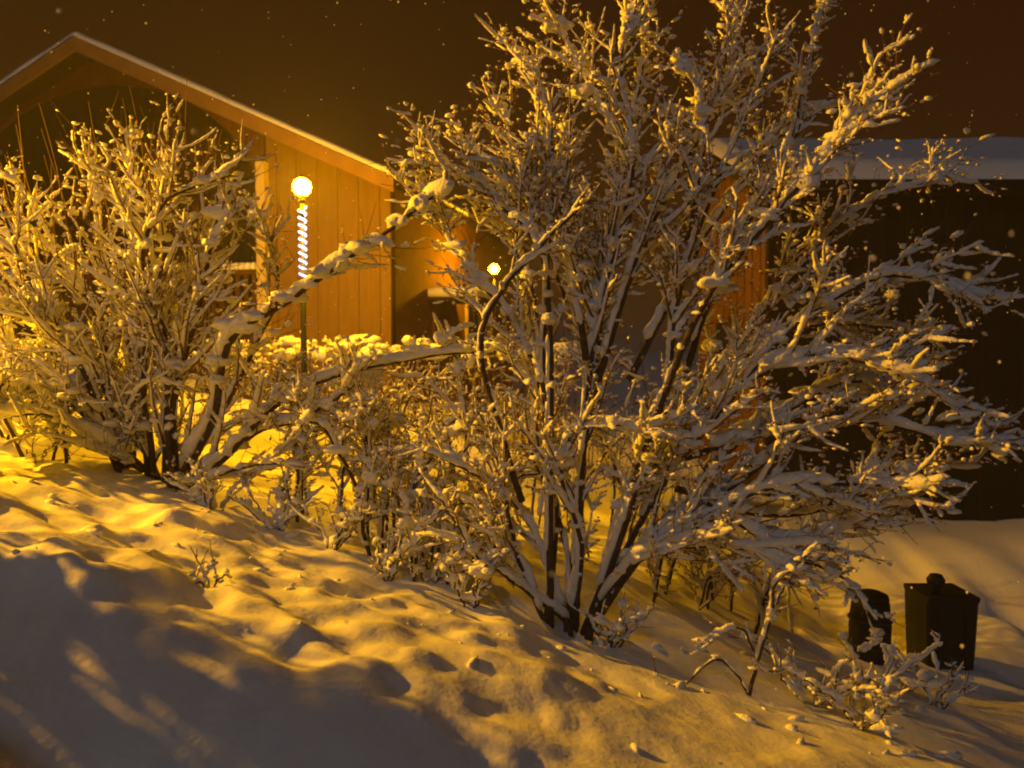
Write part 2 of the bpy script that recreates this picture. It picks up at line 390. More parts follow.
mb = MB(); mb.box(((BX0 + BX1) / 2 + 0.05, BY1 - 0.06, (BZ + EZ) / 2 - 0.2), ((BX1 - BX0) / 2 - 0.06, 0.055, (EZ - BZ) / 2 + 0.2)); mb.build('rear_wall', M['black_wall'], barn)
for s_ in (-1, 1):
    ye = ymid + s_ * (ymid - BY0 + 0.4)
    mb = MB(); mb.prism([(BX0 - 0.4, ymid, RZ), (BX0 - 0.4, ye, EZ), (BX0 - 0.4, ye, EZ + 0.13), (BX0 - 0.4, ymid, RZ + 0.13)], np.array((BX1 - BX0 + 0.8, 0, 0)))
    rf = mb.build('roof_slope', M['felt'], barn)
    mb = MB(); nu, nv = 90, 22; V = []
    for j in range(nv + 1):
        f = j / nv
        for i in range(nu + 1):
            x = BX0 - 0.44 + (BX1 - BX0 + 0.88) * i / nu
            h = 0.20 + 0.09 * float(fbm(np.array([x * 0.7]), np.array([f * 3 + s_ * 5]), 3)[0])
            if j == nv: h = 0.0
            elif j == nv - 1: h *= 0.75
            if i in (0, nu): h *= 0.3
            y = ymid + (ye + s_ * 0.05 - ymid) * f
            V.append((x, y, RZ + 0.134 + (EZ - RZ) * f + h))
    Fc = [(j * (nu + 1) + i, j * (nu + 1) + i + 1, (j + 1) * (nu + 1) + i + 1, (j + 1) * (nu + 1) + i) for j in range(nv) for i in range(nu)]
    mb.add(V, Fc); mb.build('roof_snow', M['snow'], rf, True)
    mb = MB(); mb.box(((BX0 + BX1) / 2, ye + s_ * 0.02, EZ + 0.02), ((BX1 - BX0) / 2 + 0.4, 0.015, 0.11)); mb.build('fascia_board', M['black_wall'], barn)

# ------------------------------------------------------------------ lamps
def lamp(px, py, d, r, m, label, post_m, zb=None):
    c = P(px, py, d); x, y, z = c
    zb = gz(x, y) if zb is None else zb
    t = thing('street_lamp', (x, y, zb), label, 'lamp', 'street lamps')
    mb = MB(); mb.lathe((x, y, zb - 0.1), [(0.11, 0), (0.11, 0.5), (0.075, 0.6), (0.045, 0.7), (0.028, z - zb - r * 1.1)], 14); mb.build('post', post_m, t, True)
    mb = MB(); mb.lathe((x, y, z - r * 1.75), [(0.034, 0), (0.045, r * 0.25), (0.036, r * 0.5), (0.05, r * 0.72), (0.05, r * 0.80)], 14); mb.build('collar', post_m, t, True)
    mb = MB(); mb.lathe((x, y, z), [(r * math.cos(a), r * math.sin(a)) for a in np.linspace(-1.1, 1.25, 12)], 20); mb.build('globe', m, t, True)
    mb = MB(); mb.lathe((x, y, z + r * 0.93), [(r * 0.42, 0), (r * 0.36, r * 0.16), (r * 0.1, r * 0.30), (0.012, r * 0.42)], 14); mb.build('finial_cap', post_m, t, True)
    return t, c
L1, c1 = lamp(302, 187, 10.5, 0.112, M['globe'], 'glowing globe lamp on a post wound with blue white lights', M['metal'])
L2, c2 = lamp(494, 269, 17.0, 0.095, M['globe_far'], 'small distant globe lamp glowing beside the arching stem of the tall shrub', M['metal'])
# rope light wound round the post
mb = MB(); zt, zb_ = P(302, 207, 10.5)[2], P(302, 277, 10.5)[2]
tt = np.linspace(0, 1, 150); turns = 10
mb.tube(np.stack((c1[0] + 0.043 * np.cos(tt * turns * 2 * math.pi), c1[1] + 0.043 * np.sin(tt * turns * 2 * math.pi), zt + (zb_ - zt) * tt), 1), 0.0145, 6)
tag(mb.build('rope_light', M['rope'], None, True), 'blue white rope light spiralling down the near lamp post', 'string lights')
# the lamp whose light rakes over the snow: stands left of the view
kx, ky, kz = -8.5, 6.0, 4.4
kb = gz(kx, ky)
t = thing('street_lamp', (kx, ky, kb), 'street lamp on a bent arm beyond the left edge lighting the snow bank', 'lamp', 'street lamps')
mb = MB(); mb.tube([(kx - 0.7, ky + 0.5, kb - 0.2), (kx - 0.7, ky + 0.5, kb + 3.0), (kx - 0.66, ky + 0.47, kz - 0.2), (kx - 0.5, ky + 0.36, kz + 0.12), (kx - 0.1, ky + 0.07, kz + 0.24)], [0.08, 0.07, 0.055, 0.05, 0.045], 12); mb.build('post', M['metal'], t, True)
mb = MB(); mb.lathe((kx, ky, kz), [(0.21, 0.08), (0.20, 0.16), (0.14, 0.26), (0.05, 0.32)], 16); mb.build('lamp_housing', M['metal'], t, True)
mb = MB(); mb.lathe((kx, ky, kz + 0.09), [(0.03, -0.05), (0.10, -0.03), (0.16, 0.0)], 16); mb.build('lens', M['globe_key'], t, True)
ld = bpy.data.lights.new('lamp_light', 'SPOT'); ld.energy = 8200; ld.color = SOD; ld.shadow_soft_size = 0.05
ld.spot_size = R(70); ld.spot_blend = 0.45
lo = bpy.data.objects.new('lamp_light', ld); C.objects.link(lo); lo.parent = t; lo.location = (0, 0, kz - 0.08 - kb)
lo.rotation_euler = Vector((-0.87, 0.25, 0.36)).to_track_quat('Z', 'Y').to_euler()

# ------------------------------------------------------------------ snowy shrubs
def polyline(pts, n):
    pts = np.asarray(pts, float); m = len(pts)
    if m == 2: pts = np.array([pts[0], (pts[0] + pts[1]) / 2, pts[1]]); m = 3
    k = np.linspace(0, m - 1, n); o = []
    for u in k:
        i = min(int(u), m - 2); f = u - i
        p0 = pts[max(i - 1, 0)]; p1 = pts[i]; p2 = pts[i + 1]; p3 = pts[min(i + 2, m - 1)]
        o.append(0.5 * ((2 * p1) + (-p0 + p2) * f + (2 * p0 - 5 * p1 + 4 * p2 - p3) * f * f + (-p0 + 3 * p1 - 3 * p2 + p3) * f ** 3))
    return np.array(o)
UP = np.array((0, 0, 1.0))
def unit(v): return v / (np.linalg.norm(v) + 1e-9)

def snow_on(mb, pts, rb, rs, gate=0.32, n=7):
    """a lumpy roll of snow lying on the upper side of a branch"""
    m = len(pts)
    seg = np.linalg.norm(np.diff(pts, axis=0), axis=1).sum()
    k = max(4, int(seg / max(rs * 0.8, 0.011)) + 1)
    q = polyline(pts, k) if m > 2 else np.linspace(pts[0], pts[-1], k)
    r_b = np.interp(np.linspace(0, 1, k), np.linspace(0, 1, m), np.broadcast_to(rb, (m,)))
    t = np.gradient(q, axis=0); t /= np.linalg.norm(t, axis=1)[:, None] + 1e-9
    u = UP - t * t[:, 2:3]; ul = np.linalg.norm(u, axis=1)
    u = u + np.array((-0.25, -0.05, 0.0)); u -= t * (u * t).sum(1)[:, None]; u /= np.linalg.norm(u, axis=1)[:, None] + 1e-9
    sd_ = np.cross(t, u)
    o1, o2 = rnd.random() * 200, rnd.random() * 200
    s = np.linspace(0, seg, k)
    nz = 0.65 * vnoise(s / (rs * 4.5) + o1, np.full(k, o2)) + 0.35 * vnoise(s / (rs * 1.5) + o2, np.full(k, o1))
    g_ = sm(gate - 0.10, gate + 0.10, nz)
    flat = 0.35 + 0.65 * np.clip(ul, 0, 1) ** 1.2
    rr = rs * flat * (0.45 + 1.15 * nz) * g_
    taper = np.minimum(1, np.minimum(np.arange(k) + 0.5, np.arange(k)[::-1] + 0.5) / 1.5)
    rr = rr * np.sqrt(taper) * np.linspace(1.1, 0.5, k)
    on = rr > rs * 0.10
    an = np.arange(n) * 2 * math.pi / n
    ca, sa = np.cos(an), np.sin(an)
    sa2 = np.where(sa < 0, sa * 0.62, sa * 1.0)
    i = 0
    while i < k:
        if not on[i]: i += 1; continue
        j = i
        while j + 1 < k and on[j + 1]: j += 1
        if j - i >= 1:
            a, b = i, j + 1
            jit = 1 + 0.55 * (nr.rand(b - a, n) - 0.5)
            c = q[a:b] + u[a:b] * (r_b[a:b] * 0.55 + rr[a:b] * 0.45)[:, None]
            rad = rr[a:b].copy(); rad[0] *= 0.45; rad[-1] *= 0.45
            V = c[:, None] + (rad[:, None] * jit)[:, :, None] * (sd_[a:b, None] * ca[None, :, None] + u[a:b, None] * sa2[None, :, None])
            mm = b - a
            mb.add(V.reshape(-1, 3), [tuple(range(n))[::-1], tuple(range((mm - 1) * n, mm * n))], ringq(mm, n))
        i = j + 1

# low ball used for clumps
def _ball():
    import bmesh
    bm = bmesh.new(); bmesh.ops.create_icosphere(bm, subdivisions=1, radius=1)
    V = np.array([v.co[:] for v in bm.verts]); Fc = np.array([[v.index for v in f.verts] for f in bm.faces]); bm.free(); return V, Fc
BV, BF = _ball()
def _ball2():
    import bmesh
    bm = bmesh.new(); bmesh.ops.create_icosphere(bm, subdivisions=2, radius=1)
    V = np.array([v.co[:] for v in bm.verts]); Fc = np.array([[v.index for v in f.verts] for f in bm.faces]); bm.free(); return V, Fc
BV2, BF2 = _ball2()
def clump(mb, p, r, big=False, dirv=None):
    V, Fc = (BV2, BF2) if big else (BV, BF)
    a = rnd.random() * 6.28; ca, sa = math.cos(a), math.sin(a)
    s = np.array((r * rnd.uniform(0.8, 2.2), r * rnd.uniform(0.5, 1.0), r * rnd.uniform(0.4, 0.9)))
    W = V * (1 + 0.5 * (nr.rand(len(V), 1) - 0.5)) * s
    W = W @ np.array(((ca, sa, 0), (-sa, ca, 0), (0, 0, 1)))
    if dirv is not None:
        W[:, 2] += W[:, :2] @ dirv[:2] * dirv[2] * 0.8
    mb.add(W + p, Fc)

LF = np.array([(0, 1, 2), (0, 2, 3)])
def leaf(mb, p, s):
    d = unit(nr.randn(3) + np.array((0, 0, -0.6))); n_ = unit(np.cross(d, nr.randn(3))); b = np.cross(d, n_)
    mb.add([p, p + d * s * 0.5 + b * s * 0.28 + n_ * s * .07, p + d * s, p + d * s * 0.5 - b * s * 0.28 + n_ * s * .07], LF)

EYE = np.array((0, 0, CAMZ)); CLEAR = [(unit(c1 - EYE), 0.085), (unit(c2 - EYE), 0.075), (unit((c1 + np.array((0, 0, -0.7))) - EYE), 0.06), (unit((c1 + np.array((0, 0, -1.1))) - EYE), 0.05)]
def hides(q):
    for u_, r_ in CLEAR:
        w_ = q - EYE; a_ = w_ @ u_
        if (np.linalg.norm(w_ - a_[:, None] * u_, axis=1) < r_).any(): return True
    return False
def grow(p, d, L, n, up, wob):
    """a side branch of length L"""
    pts = [p]; st = L / (n - 1)
    for i in range(n - 1):
        d = unit(d + nr.randn(3) * wob + UP * up)
        pts.append(pts[-1] + d * st)
    return np.array(pts)

def shrub(name, label, stems, base, kids=11, kid_len=(0.35, 0.8), sub=12, sub_len=(0.06, 0.26), snow=0.034, leafy=0.3, r0=0.02, up=0.05, group=None, upturn=0.0, sprig=0.6, gate=0.30, big=0.10, start=0.28, jit=0.0, ks=1.0):
    global nr
    rnd.seed(zlib.crc32(label.encode())); nr = np.random.RandomState(zlib.crc32(label.encode()) % 100000)
    t = thing(name, base, label, 'shrub', group)
    tw = MB(); tws = MB(); lv = MB()
    for si, st in enumerate(stems):
        dn = st.get('snow', 1.0); bl = st.get('r', 1.0)
        cp = np.array(st['p'], float)
        if jit: cp[0] += np.array((rnd.uniform(-jit, jit), rnd.uniform(-jit, jit), 0)); cp[1] += np.array((rnd.uniform(-jit, jit) * 0.6, rnd.uniform(-jit, jit), 0))
        pts = polyline(cp, 22)
        pts[2:] += np.cumsum(nr.randn(20, 3) * 0.007, axis=0)
        L = np.linalg.norm(np.diff(pts, axis=0), axis=1).sum()
        rb = r0 * bl * (np.linspace(1, 0.12, 22) ** 0.8) + 0.003
        mb = MB(); mb.tube(pts, rb, 7); so_ = mb.build('stem', M['bark'], t, True)
        sb = MB(); snow_on(sb, pts[2:], rb[2:], snow * 0.95 * dn, st.get('gate', gate + 0.03))
        for _ in range(int(9 * L * dn)):
            f = rnd.uniform(0.15, 1); i = min(int(f * 21), 20)
            clump(sb, pts[i] + np.array((0, 0, rb[i] + 0.012)), (0.25 + 0.95 * rnd.random() ** 1.8) * snow * dn, True)
        if sb.v: sb.build('snow', M['snow'], so_, True, 'stuff')
        kk = int(st.get('kids', kids) * L / 2.2 + 1)
        for k in range(kk):
            f = rnd.uniform(st.get('start', start), 0.99); x = f * 21; i = min(int(x), 20)
            p = pts[i] + (pts[i + 1] - pts[i]) * (x - i)
            d0 = unit(pts[min(i + 2, 21)] - pts[max(i - 1, 0)])
            side = unit(np.cross(d0, nr.randn(3)))
            d = unit(d0 * rnd.uniform(0.7, 1.3) + side * rnd.uniform(0.45, 0.85) + UP * 0.10)
            l1 = rnd.uniform(*kid_len) * (1.15 - 0.75 * f) * st.get('kl', 1.0)
            q = grow(p, d, l1, 8, up, 0.08)
            if hides(q): continue
            rq = np.linspace(max(rb[i] * 0.5, 0.0045), 0.0022, 8)
            tw.tube(q, rq, 5, False)
            snow_on(tws, q, rq, snow * ks * rnd.uniform(0.38, 0.78) * dn, gate + 0.06, 6)
            for s_ in range(int(sub * l1 / 0.5 + 1)):
                g_ = rnd.uniform(0.15, 1.0); y = g_ * 7; a = min(int(y), 6)
                p2 = q[a] + (q[a + 1] - q[a]) * (y - a); d1 = unit(q[a + 1] - q[a])
                d2 = unit(d1 * rnd.uniform(0.3, 1.0) + unit(np.cross(d1, nr.randn(3))) * 0.8 + UP * (0.1 + upturn))
                q2 = grow(p2, d2, rnd.uniform(*sub_len), 5, up + upturn * 0.6, 0.09)
                if hides(q2): continue
                tw.tube(q2, np.linspace(0.0030, 0.0014, 5), 4, False)
                if rnd.random() < sprig * 0.6:
                    snow_on(tws, q2, 0.002, snow * rnd.uniform(0.24, 0.48) * dn, gate + 0.10, 5)
                for b in range(2):
                    if rnd.random() < leafy:
                        p3 = q2[rnd.randint(1, 4)]
                        leaf(lv, p3, rnd.uniform(0.018, 0.036))
                        if rnd.random() < 0.75: clump(tws, p3 + np.array((0, 0, 0.006)), rnd.uniform(0.006, 0.014))
                for b in range(3):
                    if rnd.random() < 0.5 * dn: clump(tws, q2[rnd.randint(1, 4)] + UP * 0.004 + nr.randn(3) * 0.006, (0.10 + 0.5 * rnd.random() ** 2.2) * snow, dirv=d2)
            if rnd.random() < big * dn * 3:
                clump(tws, q[rnd.randint(1, 6)] + UP * snow * 0.5, snow * rnd.uniform(0.6, 1.5), True)
    tw.build('twigs', M['twig'], t, True, 'stuff')
    tws.build('twig_snow', M['snow'], t, True, 'stuff')
    if lv.v: lv.build('withered_leaves', M['leaf'], t, False, 'stuff')
    return t

def trace(px, d0, d1, **kw):
    n = len(px); ds = np.linspace(0, 1, n) ** 1.1
    r = dict(p=[P(x, y, d0 + (d1 - d0) * f) for (x, y), f in zip(px, ds)]); r.update(kw); return r

# the tall shrub
D = 5.0
B1 = [
 trace([(562, 630), (553, 500), (547, 400), (551, 260), (556, 160), (540, 70)], D, 5.3, kids=9),
 trace([(572, 630), (590, 480), (602, 350), (618, 210), (642, 100), (660, 5)], D, 5.6),
 trace([(585, 635), (612, 540), (652, 430), (702, 305), (765, 225), (832, 148), (893, 88)], D, 4.6, r=1.25, snow=1.2),
 trace([(586, 635), (622, 530), (662, 400), (674, 300), (695, 230), (735, 130), (772, 55)], D, 5.2, r=1.2),
 trace([(590, 630), (640, 520), (690, 450), (745, 380), (822, 305), (905, 275), (992, 300)], D, 4.7, snow=1.2, kids=13),
 trace([(590, 630), (650, 540), (715, 495), (790, 445), (865, 420), (945, 436), (985, 428)], D, 4.5, snow=1.3, kids=14),
 trace([(592, 632), (640, 555), (705, 520), (765, 487), (855, 485), (938, 492)], D, 4.35, snow=1.3, kids=14),
 trace([(520, 500), (489, 385), (481, 335), (508, 288), (548, 238), (590, 200)], D, 4.7, kids=5, snow=0.7, r=0.9, start=0.5),
 trace([(600, 410), (640, 255), (695, 140), (738, 50), (742, -15)], D, 5.9),
 trace([(565, 630), (556, 380), (545, 250), (505, 200), (440, 158)], D, 5.2, kids=13, start=0.5),
 trace([(650, 500), (722, 380), (800, 268), (872, 205), (955, 178)], D, 5.8),
 trace([(650, 510), (702, 415), (772, 340), (850, 325), (930, 345)], D, 5.5, snow=1.1),
 trace([(560, 632), (525, 560), (505, 500), (470, 470), (430, 452)], D, 4.7, r=0.7, kids=10),
 trace([(592, 634), (650, 556), (720, 548), (800, 566), (862, 596)], D, 4.5, r=0.8, kids=12, snow=1.1),
 trace([(588, 360), (572, 205), (535, 110), (515, 50)], D, 5.8, kids=12),
 trace([(578, 630), (604, 340), (640, 160), (622, 70), (632, 0)], D, 5.3, kids=12),
 trace([(678, 375), (738, 255), (796, 135), (818, 15)], D, 5.6, kids=12),
 trace([(565, 634), (545, 540), (500, 480), (470, 400), (458, 330)], D, 5.5, r=0.7, kids=9),
 trace([(660, 470), (740, 430), (830, 380), (900, 375)], D, 5.0, kids=14, snow=1.3),
 trace([(575, 634), (560, 560), (532, 440), (538, 330), (518, 245), (470, 200)], D, 5.6, kids=12),
 trace([(690, 470), (800, 400), (880, 390), (960, 395)], D, 5.4, kids=14, snow=1.2),
 trace([(680, 490), (790, 510), (890, 470), (970, 460)], D, 4.9, kids=14, snow=1.2),
 trace([(640, 380), (720, 210), (810, 110), (880, 110)], D, 5.9, kids=12),
 trace([(570, 634), (520, 590), (480, 560), (440, 500)], D, 4.6, r=0.6, kids=9),
 trace([(549, 400), (505, 325), (452, 250), (420, 185)], 5.1, 5.3, r=0.6, kids=22),
 trace([(551, 300), (528, 190), (505, 90)], 5.2, 5.4, r=0.5, kids=20),
 trace([(602, 350), (565, 250), (520, 175), (462, 140)], 5.2, 5.6, r=0.6, kids=20),
 trace([(640, 255), (610, 150), (580, 70), (560, 20)], 5.4, 5.7, r=0.5, kids=20),
 trace([(690, 240), (700, 130), (690, 50)], 5.2, 5.3, r=0.5, kids=20),
 trace([(745, 380), (800, 350), (870, 360), (930, 385)], 4.85, 4.5, r=0.6, kids=20, snow=1.2),
 trace([(700, 500), (760, 540), (830, 530), (900, 500)], 4.8, 4.5, r=0.5, kids=20, snow=1.2),
 trace([(580, 634), (588, 560), (560, 470), (590, 420), (700, 430)], D, 4.5, r=0.7, kids=10, snow=1.3),
]
b1 = P(580, 628, D); shrub('tall_shrub', 'tall many stemmed shrub fanning out under snow in the centre right', B1, (b1[0], b1[1], gz(b1[0], b1[1]) - 0.02), leafy=0.65, r0=0.021, snow=0.043, big=0.09, upturn=0.02, kids=18, gate=0.22, jit=0.10, start=0.16)

# the broad shrub on the left
D = 6.0
B2 = [
 trace([(172, 492), (180, 420), (190, 345), (200, 300), (212, 235), (236, 185)], D, 5.7, r=1.4),
 trace([(152, 485), (138, 400), (150, 320), (170, 258), (166, 205), (178, 150)], D, 5.9, r=1.2),
 trace([(135, 480), (110, 400), (70, 340), (30, 270), (0, 190)], D, 5.6),
 trace([(130, 475), (100, 390), (58, 330), (0, 300), (-60, 290)], D, 5.5, snow=1.3),
 trace([(145, 485), (118, 380), (82, 290), (50, 240), (15, 180)], D, 6.2),
 trace([(170, 492), (200, 420), (232, 340), (300, 292), (372, 240), (452, 182)], D, 5.0, r=1.5, snow=1.55, gate=0.22, kids=5, kl=0.5, start=0.5),
 trace([(180, 492), (225, 450), (265, 410), (310, 382), (390, 356), (470, 342)], D, 5.2, r=1.2, snow=1.4, gate=0.24, kids=5, kl=0.5, start=0.4),
 trace([(160, 487), (170, 380), (185, 300), (205, 240), (200, 165)], D, 6.6),
 trace([(140, 480), (110, 330), (98, 245), (92, 165)], D, 6.4),
 trace([(148, 482), (125, 320), (132, 235), (126, 150)], D, 6.0),
 trace([(125, 470), (60, 410), (0, 385), (-70, 375)], D, 5.6, snow=1.5, r=0.9, kids=15),
 trace([(125, 470), (50, 370), (-50, 340)], D, 5.9, snow=1.5, kids=15),
 trace([(130, 472), (70, 420), (20, 415), (-40, 425)], D, 5.4, snow=1.5, r=0.7, kids=15),
 trace([(130, 476), (60, 330), (10, 240), (-40, 190)], D, 6.2, snow=1.2),
 trace([(172, 490), (220, 420), (255, 350), (275, 280), (240, 200)], D, 6.6),
 trace([(185, 490), (250, 440), (300, 430), (350, 400)], D, 5.5, r=0.9, snow=1.3),
 trace([(150, 485), (170, 350), (140, 270), (160, 200), (225, 175)], D, 5.6),
 trace([(165, 490), (200, 480), (250, 470), (305, 470)], 5.8, 5.4, r=0.6, kids=5),
]
b2 = P(155, 486, D); broad = shrub('broad_shrub', 'broad shrub heavy with snow in front of the house gable on the left', B2, (b2[0], b2[1], gz(b2[0], b2[1]) - 0.02), kids=17, sub=8, ks=1.3, leafy=0.05, r0=0.020, snow=0.046, gate=0.24, upturn=0.06, start=0.05, jit=0.12, kid_len=(0.35, 0.85), sub_len=(0.14, 0.36))

# thin leafless whips standing over the left shrub
wt = MB()
for k in range(34):
    x = rnd.uniform(-30, 240); y0 = rnd.uniform(200, 290); d = 6.0 + rnd.uniform(-0.5, 0.6)
    l_ = rnd.uniform(70, 130); dx = -rnd.uniform(0, 40) if x < 150 else rnd.uniform(-25, 25)
    a, c_ = P(x, y0, d), P(x + dx, y0 - l_, d + rnd.uniform(-.2, .2))
    wt.tube(polyline([a, (a + c_) / 2 + nr.randn(3) * 0.02, c_], 7), np.linspace(0.0045, 0.0018, 7), 4, False)
wt.build('whips', M['twig'], broad, False, 'stuff')
# the tangle between the two shrubs
def thicket(name, label, px0, px1, yb, d, n, hpx, kw):
    st = []
    for k in range(n):
        x = rnd.uniform(px0, px1); dd = d + rnd.uniform(-0.5, 0.5)
        u = (x - 512) / F
        zb_ = gz(u * dd, dd)
        top = rnd.uniform(*hpx); lean = rnd.uniform(-0.45, 0.55)
        p0 = np.array((u * dd, dd, zb_ - 0.03)); 
        p2 = p0 + np.array((lean * top, rnd.uniform(-0.3, 0.3), top)); p1 = (p0 + p2) / 2 + np.array((-lean * 0.15, 0, 0.08))
        p3 = p2 + np.array((lean * 0.5, 0, -0.03 + 0.1 * rnd.random()))
        st.append(dict(p=[p0, p1, p2, p3], r=rnd.uniform(0.35, 0.6)))
    xm = (px0 + px1) / 2; u = (xm - 512) / F
    return shrub(name, label, st, (u * d, d, gz(u * d, d)), **kw)
thicket('low_shrub', 'low snow buried shrub at the left edge under the broad shrub', -60, 130, 420, 6.3, 22, (0.25, 0.75), dict(kids=16, kid_len=(0.25, 0.5), snow=0.038, leafy=0.05, start=0.1, group='low shrubs on the bank', big=0.25, gate=0.24))
thicket('low_shrub', 'low tangled snowy shrub in shade between the two big shrubs', 290, 400, 540, 5.7, 16, (0.5, 1.05), dict(kids=14, kid_len=(0.25, 0.5), snow=0.040, leafy=0.12, start=0.03, group='low shrubs on the bank', big=0.16))
thicket('low_shrub', 'low twiggy shrub just left of the foot of the tall shrub', 400, 500, 560, 5.4, 12, (0.35, 0.8), dict(kids=12, kid_len=(0.2, 0.45), snow=0.040, leafy=0.2, start=0.03, group='low shrubs on the bank', big=0.2))
thicket('low_shrub', 'low brown twiggy shrub behind the gap between the big shrubs', 350, 480, 480, 7.2, 14, (0.6, 1.05), dict(kids=12, sub=7, kid_len=(0.25, 0.5), snow=0.018, leafy=0.35, start=0.15, group='low shrubs on the bank'))
thicket('low_shrub', 'low brown leafy shrub behind the stems of the tall shrub', 490, 640, 480, 7.2, 13, (0.7, 1.15), dict(kids=12, sub=7, kid_len=(0.25, 0.5), snow=0.018, leafy=0.45, start=0.15, group='low shrubs on the bank'))
thicket('low_shrub', 'low snow bowed shrub behind the tall shrub on the right', 650, 800, 560, 6.3, 12, (0.35, 0.8), dict(kids=12, kid_len=(0.25, 0.5), snow=0.030, leafy=0.25, start=0.03, group='low shrubs on the bank', big=0.16))
# small saplings in front
D = 4.4
s1 = P(745, 712, D)
shrub('sapling', 'small bare sapling with snow tufts in front of the tall shrub', [
 trace([(745, 716), (757, 655), (768, 605), (778, 572), (818, 540)], D, 4.2, r=0.55, kids=6, kl=0.6, snow=1.2, start=0.4),
 trace([(746, 712), (742, 680), (712, 655), (675, 690), (655, 668)], D, 4.3, r=0.35, kids=5, kl=0.4, snow=0.6),
 trace([(757, 655), (735, 625), (705, 632), (690, 636)], D, 4.3, r=0.3, kids=4, kl=0.4),
 trace([(768, 610), (790, 590), (835, 600)], D, 4.3, r=0.3, kids=4, kl=0.5),
], (s1[0], s1[1], gz(s1[0], s1[1]) - 0.02), kids=7, kid_len=(0.15, 0.4), sub=5, sub_len=(0.05, 0.16), snow=0.024, leafy=0.15, r0=0.016, group='small plants on the bank')
def tuft(label, px, d, n, h, snow, spread=0.6, kids=8):
    u = (px - 512) / F; x, y = u * d, d; z = gz(x, y)
    st = []
    for k in range(n):
        a = rnd.uniform(0, 6.28); hh = h * rnd.uniform(0.6, 1.1); o = np.array((math.cos(a), math.sin(a), 0))
        p0 = np.array((x, y, z - 0.02)) + o * 0.03
        st.append(dict(p=[p0, p0 + o * hh * spread * 0.4 + UP * hh * 0.5, p0 + o * hh * spread + UP * hh * 0.85], r=0.22))
    shrub('twig_tuft', label, st, (x, y, z), kids=kids, kid_len=(0.12, 0.32), sub=5, sub_len=(0.04, 0.12), snow=snow, leafy=0.1, r0=0.014, start=0.2, group='small plants on the bank', big=0.25)
tuft('clump of snow tipped twigs at the lower right below the bin', 868, 4.3, 9, 0.42, 0.026, 1.0, 10)
tuft('sprawling snowy twigs right of the small sapling', 815, 4.5, 7, 0.40, 0.026, 1.1)
tuft('upright snowy twigs just left of the foot of the tall shrub', 470, 4.75, 6, 0.42, 0.036, 0.5)
tuft('small snowy twigs poking from the bank beside the tall shrub foot', 610, 4.7, 5, 0.22, 0.026, 0.6)
tuft('thin snowy twigs on the bank left of the centre', 385, 4.9, 5, 0.35, 0.024, 0.6)
for lb, px_, d_ in (('snow dusted twigs at the foot of the broad shrub', 215, 5.5), ('snow dusted twigs below the arching snowy branch', 275, 5.4), ('snow dusted twigs in the dip between the shrubs', 330, 5.2), ('snow dusted twigs near the middle of the bank', 430, 5.0)):
    tuft(lb, px_, d_, 7, 0.38, 0.026, 0.9, 12)
tuft('bent twig poking out of the lit bank in the left foreground', 205, 3.75, 3, 0.12, 0.014, 0.9, 4)
tuft('single twig standing in the snow at the far left', 36, 5.6, 2, 0.22, 0.008, 0.4, 3)
tuft('snowy twigs at the foot of the bank by the bin', 945, 4.9, 4, 0.35, 0.022, 0.6)

# crumbs of snow dropped from the branches
mb = MB()
for k in range(130):
    x = rnd.uniform(-3.4, 3.4); y = rnd.gauss(4.3, 0.55) - 0.1 * x
    if y < 2.4: continue
    clump(mb, np.array((x, y, gz(x, y) + 0.003)), rnd.choice((0.008, 0.012, 0.016, 0.022, 0.034)))
tag(mb.build('snow_crumbs', M['snow'], None, True, 'stuff'), 'small crumbs of snow fallen on the bank', 'snow crumbs')
# hedge behind, snow on its top catching the lamps
def hedge(label, a, b, h, zoff=0.0, grp='hedges beyond the shrubs', per=42):
    a = np.array(a); b = np.array(b); L = np.linalg.norm(b - a)
    mid = (a + b) / 2; t = thing('hedge', (mid[0], mid[1], gz(*mid)), label, 'hedge', grp)
    tw = MB(); sn = MB(); lv = MB()
    for k in range(int(L * per)):
        f = rnd.random(); p = a + (b - a) * f + nr.randn(2) * 0.16
        z = gz(*p); hh = h - z + zoff + rnd.uniform(-0.35, 0.05)
        q = grow(np.array((p[0], p[1], z - 0.05)), unit(np.array((rnd.uniform(-.3, .3), rnd.uniform(-.3, .3), 1))), max(hh, 0.3), 7, 0.12, 0.15)
        tw.tube(q, np.linspace(0.009, 0.003, 7), 4, False)
        for s_ in range(5):
            i = rnd.randint(2, 6); q2 = grow(q[i], unit(nr.randn(3) + UP * 0.3), rnd.uniform(0.12, 0.32), 4, 0.05, 0.25)
            tw.tube(q2, 0.0028, 3, False)
            if rnd.random() < 0.7: snow_on(sn, q2, 0.002, 0.018, 0.35, 5)
            if rnd.random() < 0.5: leaf(lv, q2[2], 0.035)
    for k in range(int(L * 26)):
        f = (k + rnd.random()) / (L * 26); p = a + (b - a) * f + nr.randn(2) * 0.10
        if vnoise(f * L * 1.6, 3.3) < 0.32: continue
        clump(sn, np.array((p[0], p[1], h + zoff + rnd.uniform(-0.22, 0.03))), rnd.choice((0.03, 0.045, 0.06, 0.09, 0.14)), True)
    tw.build('twigs', M['twig'], t, True, 'stuff'); sn.build('snow_cap', M['snow'], t, True, 'stuff'); lv.build('withered_leaves', M['leaf'], t, False, 'stuff')
hedge('snow capped hedge in the lamp light below the near lamp', (-4.6, 11.8), (-0.95, 11.45), 1.72)
hedge('snow capped hedge seen between the stems of the tall shrub', (-0.75, 11.4), (1.0, 11.6), 1.66)
